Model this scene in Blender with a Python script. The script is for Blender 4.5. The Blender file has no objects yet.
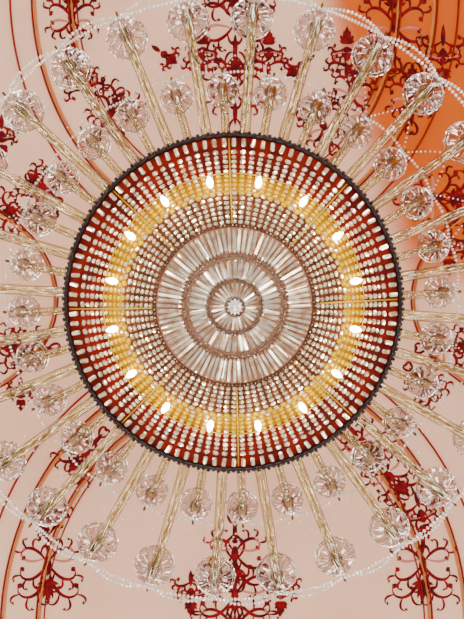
import bpy, math, random
import numpy as np
from mathutils import Vector, Matrix
random.seed(4); rng=np.random.default_rng(4)
C=bpy.context.scene.collection
pi=math.pi
CAMZ=1.5; F=600.0; CEIL=9.0

# ---------------------------------------------------------------- materials
def newmat(name):
    m=bpy.data.materials.new(name); m.use_nodes=True
    nt=m.node_tree; b=nt.nodes['Principled BSDF']; return m,nt,b
def simple(name,col,rough=0.4,metal=0.0,var=None,vscale=30,coat=0.0,emi=None,estr=0,spec=0.5,lo=0.38,hi=0.6):
    m,nt,b=newmat(name)
    b.inputs['Base Color'].default_value=(*col,1); b.inputs['Roughness'].default_value=rough
    b.inputs['Metallic'].default_value=metal; b.inputs['Coat Weight'].default_value=coat
    b.inputs['Specular IOR Level'].default_value=spec
    if var:
        tc=nt.nodes.new('ShaderNodeTexCoord'); n=nt.nodes.new('ShaderNodeTexNoise')
        n.inputs['Scale'].default_value=vscale; n.inputs['Detail'].default_value=1
        r=nt.nodes.new('ShaderNodeValToRGB'); r.color_ramp.elements[0].position=lo; r.color_ramp.elements[1].position=hi
        r.color_ramp.elements[0].color=(*var,1); r.color_ramp.elements[1].color=(*col,1)
        nt.links.new(tc.outputs['Object'],n.inputs['Vector']); nt.links.new(n.outputs['Fac'],r.inputs['Fac'])
        nt.links.new(r.outputs['Color'],b.inputs['Base Color'])
    if emi:
        b.inputs['Emission Color'].default_value=(*emi,1); b.inputs['Emission Strength'].default_value=estr
    return m
def glassy(name,tint,edge,body,lo,hi,rough=0.06,power=2.0):
    m,nt,b=newmat(name); nt.nodes.remove(b)
    g=nt.nodes.new('ShaderNodeBsdfGlossy'); g.inputs['Color'].default_value=(*body,1); g.inputs['Roughness'].default_value=rough
    t=nt.nodes.new('ShaderNodeBsdfTransparent')
    lw=nt.nodes.new('ShaderNodeLayerWeight'); lw.inputs['Blend'].default_value=0.5
    pw=nt.nodes.new('ShaderNodeMath'); pw.operation='POWER'; pw.inputs[1].default_value=power
    nt.links.new(lw.outputs['Facing'],pw.inputs[0])
    mc=nt.nodes.new('ShaderNodeMix'); mc.data_type='RGBA'; mc.inputs['A'].default_value=(*tint,1); mc.inputs['B'].default_value=(*edge,1)
    nt.links.new(pw.outputs[0],mc.inputs['Factor']); nt.links.new(mc.outputs['Result'],t.inputs['Color'])
    mr=nt.nodes.new('ShaderNodeMapRange'); mr.inputs['To Min'].default_value=lo; mr.inputs['To Max'].default_value=hi
    mx=nt.nodes.new('ShaderNodeMixShader'); out=nt.nodes['Material Output']
    nt.links.new(pw.outputs[0],mr.inputs['Value']); nt.links.new(mr.outputs['Result'],mx.inputs['Fac'])
    nt.links.new(t.outputs[0],mx.inputs[1]); nt.links.new(g.outputs[0],mx.inputs[2]); nt.links.new(mx.outputs[0],out.inputs['Surface'])
    return m
M_cry=simple('crystal_cream',(1.0,0.90,0.68),0.08,0.55,var=(0.7,0.48,0.28),vscale=26,coat=1,lo=0.35,hi=0.52)
M_spear=simple('crystal_spear',(1.0,0.90,0.75),0.06,0.6,var=(0.75,0.5,0.34),vscale=16,coat=1,lo=0.37,hi=0.55)
M_white=simple('crystal_chain',(1.0,0.97,0.94),0.1,0.2,var=(0.8,0.7,0.62),vscale=30,coat=1)
M_grey=simple('crystal_grey',(0.26,0.21,0.18),0.1,0.6,var=(0.10,0.075,0.06),vscale=40,coat=1)
M_amber=simple('crystal_amber_glow',(0.50,0.34,0.0),0.5,0.0,var=(0.30,0.17,0.0),vscale=24,spec=0.05,emi=(1.0,0.68,0.0),estr=0.5)  # emission stands in for bulb light coming through the beads
M_brass=simple('brass',(0.5,0.30,0.01),0.45,0.2,spec=0.2)
M_goldglass=simple('gilt_core',(0.42,0.25,0.03),0.25,0.3)
M_ferr=simple('gilt_ferrule',(0.22,0.10,0.015),0.2,0.6)
M_dark=simple('dark_bronze',(0.008,0.003,0.005),0.35,0.1,var=(0.025,0.006,0.01),vscale=30)
M_red=simple('stand_in_red',(0.26,0.012,0.006),0.6,0,var=(0.12,0.006,0.005),vscale=6,spec=0.1)  # backing colour standing in for red ceiling seen through the net
M_rose=simple('rose_lining',(0.20,0.06,0.03),0.7,0,var=(0.12,0.035,0.016),vscale=8,spec=0.1)
M_yel=simple('gilt_band',(0.40,0.18,0.0),0.7,0.0,spec=0.0)
M_pale=simple('cream_lining',(0.44,0.22,0.13),0.6,spec=0.1)
M_arm=glassy('arm_glass',(0.91,0.86,0.64),(0.08,0.04,0.006),(1.0,0.95,0.80),0.15,0.5,0.06)
M_cup=glassy('bobeche_glass',(0.72,0.59,0.55),(0.24,0.12,0.09),(1.0,0.95,0.93),0.16,0.6)
M_rib=glassy('cut_glass_rib',(0.97,0.93,0.9),(0.22,0.11,0.08),(1.0,0.98,0.96),0.60,0.85,0.10)
M_candle=simple('candle_sleeve',(0.5,0.36,0.2),0.5)
M_bulb=simple('bulb_lit',(1,0.95,0.8),0.3,emi=(1.0,0.9,0.62),estr=30)
M_orn=simple('painted_ornament_red',(0.21,0.004,0.008),0.8,var=(0.07,0.002,0.005),vscale=9,spec=0.1)
M_orn2=simple('painted_ornament_rose',(0.50,0.17,0.13),0.8,spec=0.1)
M_line=simple('rib_red',(0.24,0.012,0.007),0.7,spec=0.1)
M_gilt=simple('rib_gilt',(0.58,0.19,0.04),0.5,0.1)

# ---------------------------------------------------------------- mesh builder
class MB:
    def __init__(s): s.v=[]; s.f=[]; s.n=0
    def add(s,v,f):
        s.v.append(np.asarray(v,float)); s.f.extend([tuple(i+s.n for i in q) for q in f]); s.n+=len(v)
    def obj(s,name,mat,parent=None,smooth=False):
        me=bpy.data.meshes.new(name); me.from_pydata(np.concatenate(s.v).tolist(),[],s.f); me.update()
        if smooth: me.polygons.foreach_set('use_smooth',[True]*len(me.polygons))
        me.materials.append(mat); o=bpy.data.objects.new(name,me); C.objects.link(o)
        if parent: o.parent=parent
        return o
def revolve(prof,n=16,lob=0,amp=0,rip=0):
    v=[];f=[]
    for k,(r,z) in enumerate(prof):
        for i in range(n):
            a=2*pi*i/n; q=math.cos(lob*a); rr=r*(1+amp*q) ; v.append((rr*math.cos(a),rr*math.sin(a),z+rip*q*(r/prof[-1][0] if prof[-1][0] else 0)))
    for k in range(len(prof)-1):
        for i in range(n):
            j=(i+1)%n; f.append((k*n+i,k*n+j,(k+1)*n+j,(k+1)*n+i))
    return np.array(v),f
def tube(mb,pts,rad,n=8,twist=0,lob=0,amp=0,caps=True):
    pts=[Vector(p) for p in pts]; v=[];f=[]
    up=Vector((0,0,1)); L=len(pts)
    for i,p in enumerate(pts):
        t=(pts[min(i+1,L-1)]-pts[max(i-1,0)]).normalized()
        s=t.cross(up)
        s=s.normalized() if s.length>1e-4 else Vector((1,0,0))
        u=s.cross(t)
        r0=rad[i] if hasattr(rad,'__len__') else rad
        for k in range(n):
            a=2*pi*k/n; rr=r0*(1+amp*math.cos(lob*a+twist*i))
            v.append(p+s*(rr*math.cos(a))+u*(rr*math.sin(a)))
    for i in range(L-1):
        for k in range(n):
            j=(k+1)%n; f.append((i*n+k,i*n+j,(i+1)*n+j,(i+1)*n+k))
    if caps: f.append(tuple(range(n))[::-1]); f.append(tuple((L-1)*n+k for k in range(n)))
    mb.add([tuple(q) for q in v],f)
def bead_t(n=6,shoulder=0.5,rs=0.95):
    v=[(-1,0,0)];f=[]
    for x in (-shoulder,shoulder):
        for k in range(n):
            a=2*pi*k/n; v.append((x,rs*math.cos(a),rs*math.sin(a)))
    v.append((1,0,0))
    for k in range(n):
        j=(k+1)%n
        f.append((0,1+j,1+k)); f.append((1+k,1+j,1+n+j,1+n+k)); f.append((2*n+1,1+n+k,1+n+j))
    return np.array(v),f
B6=bead_t(); B8=bead_t(8,0.25,1.0); SPEAR=bead_t(4,0.8,1.0); SP6=bead_t(6,0.45,1.0); B6L=bead_t(6,0.75,0.95)
def put(mb,T,loc,ex,sc,jit=0.0,roll=None):
    ex=np.array(ex,float); ex/=np.linalg.norm(ex)
    if jit: ex=ex+rng.normal(0,jit,3); ex/=np.linalg.norm(ex)
    up=np.array((0,0,1.0)) if abs(ex[2])<0.95 else np.array((1.0,0,0))
    ey=np.cross(up,ex); ey/=np.linalg.norm(ey); ez=np.cross(ex,ey)
    if roll is None: roll=rng.uniform(0,1) if jit else 0
    c,s=math.cos(roll),math.sin(roll)
    v=T[0]; yy=v[:,1]*c-v[:,2]*s; zz=v[:,1]*s+v[:,2]*c
    w=np.outer(v[:,0]*sc[0],ex)+np.outer(yy*sc[1],ey)+np.outer(zz*sc[2],ez)+np.array(loc)
    mb.add(w,T[1])

# ---------------------------------------------------------------- chandelier
CH=bpy.data.objects.new('crystal_chandelier',None); C.objects.link(CH)
PX=[0,9,27,50,80,112,128,152,168]; PD=[3.9,3.92,3.96,4.02,4.12,4.25,4.32,4.42,4.5]
def W(px): 
    d=float(np.interp(px,PX,PD)); return px*d/F, CAMZ+d
def P(px,a,dz=0):
    r,z=W(px); return np.array((r*math.cos(a),r*math.sin(a),z+dz))
def rad_dir(px,a): return P(px+1,a)-P(px-1,a)
def tan_dir(a): return np.array((-math.sin(a),math.cos(a),0))
U=4.3/F

cry=MB(); amber=MB(); grey=MB(); spear=MB(); white=MB(); dark=MB(); brass=MB(); petal=MB()
N=104
for i in range(N):
    a=2*pi*i/N
    put(cry,B6L,P(160.2,a),rad_dir(159,a),(5.9*U,2.5*U,2.0*U),0.06)
    for r,l,w in ((151.0,2.5,3.2),(146.0,1.9,2.6),(141.6,2.4,3.1)):
        put(cry,B6,P(r,a),rad_dir(r,a),(l*U,w*U,w*U*.8),0.18)
    put(dark,B8,P(168.5,a,-0.005),tan_dir(a),(3.2*U,2.2*U,2.6*U),0.1)
    put(dark,B8,P(170.4,a+pi/N,0.0),tan_dir(a),(2.4*U,1.6*U,2.2*U),0.1)
for r in (137,132.4):
    for i in range(N):
        a=2*pi*(i)/N; put(cry,B6,P(r,a),rad_dir(r,a),(2.2*U,2.9*U,2*U),0.2)
# golden band: amber beads, every few strings a clear crystal bead
for k,r in enumerate((128.0,123.6,119.2,115.0)):
    for i in range(104):
        a=2*pi*i/104; clear=(k in (0,3) and i%3==0) or rng.random()<0.06
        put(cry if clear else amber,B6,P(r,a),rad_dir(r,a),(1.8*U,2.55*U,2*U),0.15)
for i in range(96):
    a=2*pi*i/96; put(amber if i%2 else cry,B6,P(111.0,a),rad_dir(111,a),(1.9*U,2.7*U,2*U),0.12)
r=106.6
while r>81:
    n=84
    for i in range(n):
        a=2*pi*i/n; put(cry,B6,P(r,a),rad_dir(r,a),(2.15*U,2.95*U*(r/105),1.9*U),0.2)
    r-=4.6
for i in range(84):
    a=2*pi*i/84
    put(spear,SPEAR,P(65.5,a,rng.uniform(-.004,.004)),rad_dir(66,a),(14.0*U,1.95*U,2*U),0.015,roll=rng.uniform(-.6,.6))
for rr,n,w in ((50.3,120,1.15),(46.8,104,0.9),(27.5,64,1.1),(24.8,60,0.8),(9.5,28,0.9),(79.8,130,1.1)):
    for i in range(n):
        a=2*pi*i/n; put(grey,B8,P(rr,a,-0.012),tan_dir(a),(w*U*1.1,w*U,w*U),0.1)
for i in range(44):
    a=2*pi*i/44; put(petal,SPEAR,P(37.2,a),rad_dir(37.5,a),(9.6*U,2.2*U,1.5*U),0.015,roll=rng.uniform(-.5,.5))
for i in range(30):
    a=2*pi*i/30; put(petal,SPEAR,P(17,a),rad_dir(17,a),(7.4*U,1.4*U,1.4*U),0.01,roll=rng.uniform(-.5,.5))
for i in range(12):
    a=2*pi*i/12; put(white,B8,P(5.5,a,-0.02),rad_dir(12,a),(3.2*U,1.3*U,1.3*U),0.02)
v,f=revolve([(0.0,-0.10),(0.018,-0.085),(0.026,-0.06),(0.018,-0.035),(0.03,-0.02),(0.045,0.0),(0.03,0.03),(0.0,0.04)],12)
v=v+np.array((0,0,W(0)[1])); white.add(v,f)
for i in range(8):
    a=-pi/2+2*pi*i/8-0.03
    tube(brass,[P(q,a,0.004-0.018*(q<150)) for q in (82,95,108,120,135,150,164)],0.005,6)
for rr in (113.0,130.2):
    tube(brass,[P(rr,2*pi*i/96,-0.006) for i in range(97)],0.004,6,caps=False)
tube(dark,[P(168.5,2*pi*i/128,0.03) for i in range(129)],0.016,8,caps=False)
bulb=MB(); bsock=MB()
bprof=[(0.001,-1),(0.55,-0.8),(0.95,-0.35),(1.0,0.0),(0.75,0.45),(0.3,0.85),(0.001,1)]
bv,bf=revolve(bprof,12)
BT=(np.stack([bv[:,2],bv[:,0],bv[:,1]],1),bf)
for i in range(16):
    a=2*pi*(i+0.5)/16
    p=P(123,a,-0.05); d=rad_dir(125,a)*1.0; d=d/np.linalg.norm(d)
    put(bulb,BT,p,d+np.array((0,0,-0.4)),(0.048,0.024,0.024),0)
    tube(bsock,[P(115,a,0.0),P(118.5,a,-0.03)],0.012,8)
    L=bpy.data.lights.new('bulb_light','POINT'); L.energy=1.7; L.color=(1,0.84,0.5); L.shadow_soft_size=0.03
    lo=bpy.data.objects.new('bulb_light',L); C.objects.link(lo); lo.parent=CH; lo.location=P(124,a,-0.13)
bulb.obj('lit_bulbs',M_bulb,CH,True); bsock.obj('bulb_sockets',M_brass,CH,True)
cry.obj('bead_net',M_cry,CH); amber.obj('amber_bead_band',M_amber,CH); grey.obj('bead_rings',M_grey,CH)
spear.obj('spear_prisms',M_spear,CH); petal.obj('rosette_petals',M_spear,CH); white.obj('finial',M_white,CH)
dark.obj('bronze_rim',M_dark,CH); brass.obj('brass_ribs',M_brass,CH,True)
def lining(name,p0,p1,dz,mat):
    prof=[]
    for q in np.linspace(p0,p1,8):
        r_,z_=W(q); prof.append((max(r_,0.001),z_+dz))
    v,f=revolve(prof,96); m=MB(); m.add(v,f); m.obj(name,mat,CH,True)
lining('red_ceiling_stand_in',130,169,0.05,M_red); lining('gilt_lining',112,130.2,0.05,M_yel); lining('rose_lining',78,112.5,0.05,M_rose); lining('cream_lining',0,79,0.05,M_pale)  # red pan is added, in place of red ceiling showing between beads
m=MB(); v,f=revolve([(1.28,6.05),(1.3,6.25),(1.28,6.5),(0.9,6.75),(0.4,7.0),(0.12,7.3),(0.07,7.8),(0.06,8.8)],64); m.add(v,f)
m.obj('drum_and_stem',M_brass,CH,True)
m=MB(); v,f=revolve([(0.06,8.7),(0.18,8.75),(0.35,8.9),(0.42,8.99)],48); m.add(v,f); m.obj('ceiling_canopy',M_brass,CH,True)

arm=MB(); core=MB(); cup=MB(); rib=MB(); ferr=MB(); cand=MB(); chain=MB(); flame=MB()
def tierpos(t,k):
    if t==0: a0=9.1; r=2.30; z=CAMZ+4.9; cr=0.166
    else: a0=2.6; r=1.80; z=CAMZ+5.15; cr=0.138
    ang=math.radians(a0+360/28*k); a=pi/2-ang
    return a,r,z,cr
def make_arm(t,k):
    a,R,z,cr=tierpos(t,k); e=np.array((math.cos(a),math.sin(a),0)); Z=np.array((0,0,1.0))
    z0=6.12 if t==0 else 6.3
    pts=[]; n=40
    for i in range(n+1):
        s=i/n
        rr=1.24+(R-1.24)*s
        zz=z0-0.10*math.sin(s*pi*0.9)+ (z-0.1-z0)*s**2
        pts.append(e*rr+Z*zz)
    rad=0.038 if t==0 else 0.032
    tube(arm,pts,rad,16,twist=0.12,lob=4,amp=0.10,caps=False)
    tube(core,pts,0.009,5)
    c=e*R+Z*z
    put(ferr,B8,pts[0]+e*0.03,e,(0.05,0.045,0.045),0); put(ferr,B8,pts[-1],e,(0.03,0.040,0.040),0)
    v,f=revolve([(0.002,-0.14),(0.012,-0.13),(0.022,-0.11),(0.012,-0.09),(0.036,-0.07),(0.052,-0.03),(0.036,0.0),(0.03,0.05)],12); ferr.add(v+c,f)
    v,f=revolve([(0.03,-0.01),(0.06,-0.02),(0.10*cr/.158,-0.012),(0.135*cr/.158,0.012),(cr,0.04)],48,lob=12,amp=0.015,rip=0.008); cup.add(v+c,f)
    for i in range(12):
        b=2*pi*i/12; eb=np.array((math.cos(b),math.sin(b),0))
        put(rib,SP6,c+eb*(cr*0.64)+Z*(-0.006),eb+Z*0.2,(cr*0.27,0.0075,0.008),0)
    for rr_,th_ in ((1.0,0.0075),(0.9,0.003)):
        tube(rib,[c+np.array((math.cos(2*pi*i/48)*cr*rr_*(1+.015*math.cos(12*2*pi*i/48)),math.sin(2*pi*i/48)*cr*rr_*(1+.015*math.cos(12*2*pi*i/48)),0.04-(1-rr_)*.3)) for i in range(49)],th_,5,caps=False)
    tube(rib,[c+np.array((math.cos(2*pi*i/24)*cr*.38,math.sin(2*pi*i/24)*cr*.38,-0.02)) for i in range(25)],0.006,5,caps=False)
    tube(cand,[c+Z*0.03,c+Z*0.28],0.02,10)
    put(flame,BT,c+Z*0.33,Z,(0.05,0.02,0.02),0)
    for i in range(6):
        b=a+2*pi*i/6; eb=np.array((math.cos(b),math.sin(b),0))
        if i in(0,2,4): put(ferr if i==0 else chain,SP6,c+eb*cr*0.98-Z*0.05,Z,(0.05,0.012,0.010),0.05)
    put(chain,B8,c-Z*0.17,Z,(0.02,0.016,0.016),0.1)
for k in range(28):
    make_arm(0,k); make_arm(1,k)
def strand(p,q,sag,sp=0.026,bs=0.0115):
    p=np.array(p);q=np.array(q);n=40
    pts=[p+(q-p)*(i/n)-np.array((0,0,1.0))*sag*4*(i/n)*(1-i/n) for i in range(n+1)]
    L=[0]; 
    for i in range(n): L.append(L[-1]+np.linalg.norm(pts[i+1]-pts[i]))
    m=max(2,int(L[-1]/sp)); pts=np.array(pts)
    for i in range(m):
        s=L[-1]*(i+.5)/m; c=np.array([np.interp(s,L,pts[:,j]) for j in range(3)])
        c2=np.array([np.interp(s+.01,L,pts[:,j]) for j in range(3)]); 
        d=c2-c if np.linalg.norm(c2-c)>1e-5 else pts[-1]-pts[-2]
        put(chain,B8,c,d,(bs,bs*.85,bs*.85),0.1)
def rim(t,k,f=1.0,dz=0.03):
    a,R,z,cr=tierpos(t,k); R=R+cr*f; return np.array((R*math.cos(a),R*math.sin(a),z+dz))
for k in range(28):
    strand(rim(0,k),rim(0,k+1),0.16,0.033,0.016)
    strand(rim(1,k),rim(1,k+1),0.10,0.033,0.015)
    strand(rim(0,k,-1),rim(1,k,1),0.04,0.04,0.009)
    strand(rim(0,k,-1),rim(1,k+1,1),0.06,0.04,0.009)
for k in range(0,28,4): strand(rim(0,k,1.05),rim(0,k+4,1.05),0.5,0.034,0.015)
arm.obj('glass_arms',M_arm,CH,True); core.obj('arm_gilt_cores',M_goldglass,CH,True); cup.obj('bobeches',M_cup,CH,False)
rib.obj('bobeche_cut_ribs',M_rib,CH); ferr.obj('ferrules',M_ferr,CH,True); cand.obj('candle_sleeves',M_candle,CH,True)
flame.obj('flame_bulbs',M_rib,CH,True); chain.obj('bead_swags_and_drops',M_white,CH)

# ---------------------------------------------------------------- ceiling
cm,nt,b=newmat('ceiling_plaster_painted_warm_light')
b.inputs['Roughness'].default_value=0.9; b.inputs['Specular IOR Level'].default_value=0.1
tc=nt.nodes.new('ShaderNodeTexCoord'); sx=nt.nodes.new('ShaderNodeSeparateXYZ'); nt.links.new(tc.outputs['Object'],sx.inputs[0])
nz=nt.nodes.new('ShaderNodeTexNoise'); nz.inputs['Scale'].default_value=0.8; nz.inputs['Detail'].default_value=3
nt.links.new(tc.outputs['Object'],nz.inputs['Vector'])
def math_(op,a,b_):
    n=nt.nodes.new('ShaderNodeMath'); n.operation=op
    for i,q in enumerate((a,b_)):
        if isinstance(q,(int,float)): n.inputs[i].default_value=q
        else: nt.links.new(q,n.inputs[i])
    return n.outputs[0]
t=math_('ADD',math_('MULTIPLY',sx.outputs[0],0.95),math_('MULTIPLY',sx.outputs[1],-0.30))  # warm light falling off at upper right, painted into the ceiling colour
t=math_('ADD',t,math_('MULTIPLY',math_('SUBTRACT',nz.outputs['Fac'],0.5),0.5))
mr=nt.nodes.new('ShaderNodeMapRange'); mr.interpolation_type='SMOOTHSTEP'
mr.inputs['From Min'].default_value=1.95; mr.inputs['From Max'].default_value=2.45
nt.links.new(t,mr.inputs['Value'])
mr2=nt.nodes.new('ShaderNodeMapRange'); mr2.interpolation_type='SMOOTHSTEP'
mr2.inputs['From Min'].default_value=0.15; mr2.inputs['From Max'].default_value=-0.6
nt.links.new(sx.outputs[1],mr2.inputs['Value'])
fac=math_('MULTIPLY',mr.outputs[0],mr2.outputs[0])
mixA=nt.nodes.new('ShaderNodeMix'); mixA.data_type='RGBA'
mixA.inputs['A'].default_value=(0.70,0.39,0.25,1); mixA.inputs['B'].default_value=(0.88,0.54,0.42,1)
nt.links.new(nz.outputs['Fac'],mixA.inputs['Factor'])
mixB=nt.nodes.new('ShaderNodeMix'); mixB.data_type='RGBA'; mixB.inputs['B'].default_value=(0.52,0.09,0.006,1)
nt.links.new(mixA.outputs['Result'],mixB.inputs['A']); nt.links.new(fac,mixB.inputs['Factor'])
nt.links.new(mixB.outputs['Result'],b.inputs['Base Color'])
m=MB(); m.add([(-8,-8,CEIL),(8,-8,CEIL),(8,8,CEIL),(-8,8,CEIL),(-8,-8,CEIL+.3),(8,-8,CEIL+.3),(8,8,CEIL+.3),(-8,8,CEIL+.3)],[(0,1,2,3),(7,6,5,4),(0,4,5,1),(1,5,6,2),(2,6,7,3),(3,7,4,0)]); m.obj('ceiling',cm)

def cw(px,py): return ((px-230.6)/80.0,(py-298.0)/80.0)
def ridge(mb,pts,wid,h=0.02,z=CEIL):
    v=[];f=[];n=len(pts)
    for i,(x,y) in enumerate(pts):
        x0,y0=pts[max(i-1,0)];x1,y1=pts[min(i+1,n-1)]
        dx,dy=x1-x0,y1-y0; l=math.hypot(dx,dy) or 1; nx,ny=-dy/l,dx/l
        w=wid[i] if hasattr(wid,'__len__') else wid
        v+=[(x+nx*w,y+ny*w,z-0.001),(x,y,z-h),(x-nx*w,y-ny*w,z-0.001)]
    for i in range(n-1):
        k=3*i; f+=[(k,k+1,k+4,k+3),(k+1,k+2,k+5,k+4)]
    mb.add(v,f)
lr=MB(); lg=MB()
def oval(mb,cx,cy,rx,ry,w):
    c=cw(cx,cy); ridge(mb,[(c[0]+rx/80*math.cos(2*pi*i/128),c[1]+ry/80*math.sin(2*pi*i/128)) for i in range(129)],w/80,0.03)
for cx,cy,rx,ry in ((235,5,160,195),(235,645,200,245)):
    oval(lg,cx,cy,rx,ry,1.5); oval(lr,cx,cy,rx+3,ry+3,1.1); oval(lr,cx,cy,rx-5,ry-5,0.8)
    oval(lg,cx,cy,rx+36,ry+36,1.5); oval(lr,cx,cy,rx+39,ry+39,1.1); oval(lr,cx,cy,rx+60,ry+60,1.1)
for cx in (-95,565):
    oval(lg,cx,300,150,110,1.4); oval(lr,cx,300,153,113,1.1)
orn=MB(); orn2=MB()
def vine(T,x,y,th,L,curl,w,depth,out):
    n=18; pts=[];wd=[]; kids=[]
    for i in range(n+1):
        s=i/n; pts.append((x,y)); wd.append(w*(0.3+0.75*math.sin(pi*min(1,s*1.15))) if s<0.9 else w*(0.9+0.9*math.sin(pi*(s-.9)/.1)))
        if depth>0 and i in (4,8,11,14): kids.append((x,y,th,s))
        th+=curl*(0.35+5.5*s*s)/n; x+=math.cos(th)*L/n; y+=math.sin(th)*L/n
    ridge(out,[T(*p) for p in pts],wd,0.015)
    sg=1 if curl>0 else -1
    for (kx,ky,kt,s) in kids:
        vine(T,kx,ky,kt-sg*0.8,L*0.40*(1.2-s*.6),-curl*0.8,w*0.7,depth-1,out)
def leaf(T,x,y,th,L,w,out):
    n=8; ridge(out,[T(x+math.cos(th)*L*i/n,y+math.sin(th)*L*i/n) for i in range(n+1)],[w*math.sin(pi*(0.08+0.92*i/n))**.8 if i<n else .0005 for i in range(n+1)],0.02)
def cartouche(px,py,ang,s,kind=0):
    s=s*0.82; ca,sa=math.cos(ang),math.sin(ang); ox,oy=cw(px,py)
    for sd in (1,-1):
        T=lambda u,v,sd=sd:(ox+s*(u*ca-sd*v*sa),oy+s*(u*sa+sd*v*ca))
        w=0.021
        out=orn
        if kind==0:
            vine(T,0,0.02,0.5,0.75,1.9,w,1,out); vine(T,0.1,0.02,0.15,1.0,2.0,w,1,out)
            vine(T,-0.05,0.02,2.6,0.7,-1.9,w,1,out); vine(T,-0.5,0.0,2.3,0.5,2.0,w*.8,0,out)
            vine(T,-0.1,0.06,1.2,0.6,1.7,w*.8,0,orn2)
        elif kind==1:
            vine(T,-0.3,0.02,0.9,0.7,2.2,w,1,out); vine(T,0.2,0.02,2.4,0.55,-2.1,w,1,out)
            vine(T,0.05,0.02,1.4,0.5,1.7,w*.8,0,orn2)
        else:
            vine(T,0,0.0,0.25,0.85,2.1,w,1,out)
        for th,l in ((0.25,0.3),(0.75,0.24),(1.3,0.18)): leaf(T,0.3,0.01,th,l,0.028,out)
    T=lambda u,v:(ox+s*(u*ca-v*sa),oy+s*(u*sa+v*ca))
    leaf(T,0.25,0,0,0.45,0.04,orn); leaf(T,-0.2,0,pi,0.45,0.03,orn); leaf(T,-0.15,0,0,0.35,0.05,orn)
D=pi/2
L_=[(235,28,-D,1.0,0),(235,95,-D,.8,0),(203,60,-D,.55,1),(268,60,-D,.55,1),(235,-20,D,.9,0),
 (235,560,D,.85,0),(235,605,D,1.15,0),(235,640,D,1.2,0),(190,600,D,.55,1),(282,600,D,.55,1),
 (75,25,-D,.7,0),(85,85,-D-.3,.6,1),(112,118,-1.0,.6,0),
 (345,60,-D,.6,1),(350,95,-D+.3,.6,0),(322,128,-2.0,.6,0),(392,30,-D,.9,0),(410,100,-D,.7,0),(440,60,D,.7,1),
 (165,60,.6,.35,2),(300,70,2.5,.4,2),
 (28,215,pi,.6,0),(45,190,-2.4,.45,0),(28,350,pi,.6,0),(20,395,D,.4,1),
 (435,200,0,.8,0),(450,250,D,.6,1),(448,350,0,.6,0),(425,385,.8,.5,0),
 (45,570,D,.9,0),(45,520,D+.3,.6,1),(85,455,2.3,.6,0),
 (427,572,D,.9,0),(425,520,D-.3,.6,1),(392,480,.8,.65,0),(365,445,.8,.6,0),(5,140,D,.5,1)]
for px,py,an,s,kd in L_:
    cartouche(px,py,an,s,kd)
o_=orn.obj('ceiling_ornament',M_orn); o2_=orn2.obj('rose_scrolls',M_orn2,o_); lr.obj('trim_1',M_line); lg.obj('trim_2',M_gilt)

# ---------------------------------------------------------------- light
w=bpy.data.worlds.new('sparkle_noise'); bpy.context.scene.world=w; w.use_nodes=True; nt=w.node_tree
bg=nt.nodes['Background']; tc=nt.nodes.new('ShaderNodeTexCoord'); n=nt.nodes.new('ShaderNodeTexNoise'); n.inputs['Scale'].default_value=9; n.inputs['Detail'].default_value=2
r=nt.nodes.new('ShaderNodeValToRGB'); e=r.color_ramp.elements; e[0].position=0.49; e[0].color=(0.02,0.012,0.008,1); e[1].position=0.60; e[1].color=(0.6,.55,.49,1)  # bright noise lobes invented for surrounding light and bead sparkle
q=e.new(0.70); q.color=(4.5,4.2,3.8,1)
nt.links.new(tc.outputs['Generated'],n.inputs['Vector']); nt.links.new(n.outputs['Fac'],r.inputs['Fac']); nt.links.new(r.outputs['Color'],bg.inputs['Color']); bg.inputs['Strength'].default_value=4.8
# ---------------------------------------------------------------- camera
cd=bpy.data.cameras.new('camera'); cam=bpy.data.objects.new('camera',cd); C.objects.link(cam)
cd.sensor_fit='AUTO'; cd.sensor_width=36; cd.lens=F/619*36
Fw=Vector((6/600,24.5/600,1)).normalized(); zl=-Fw; xl=(Vector((1,0,0))-zl*zl.x).normalized(); yl=zl.cross(xl)
M=Matrix((xl,yl,zl)).transposed().to_4x4(); M.translation=Vector((-0.058,-0.143,CAMZ)); cam.matrix_world=M
bpy.context.scene.camera=cam
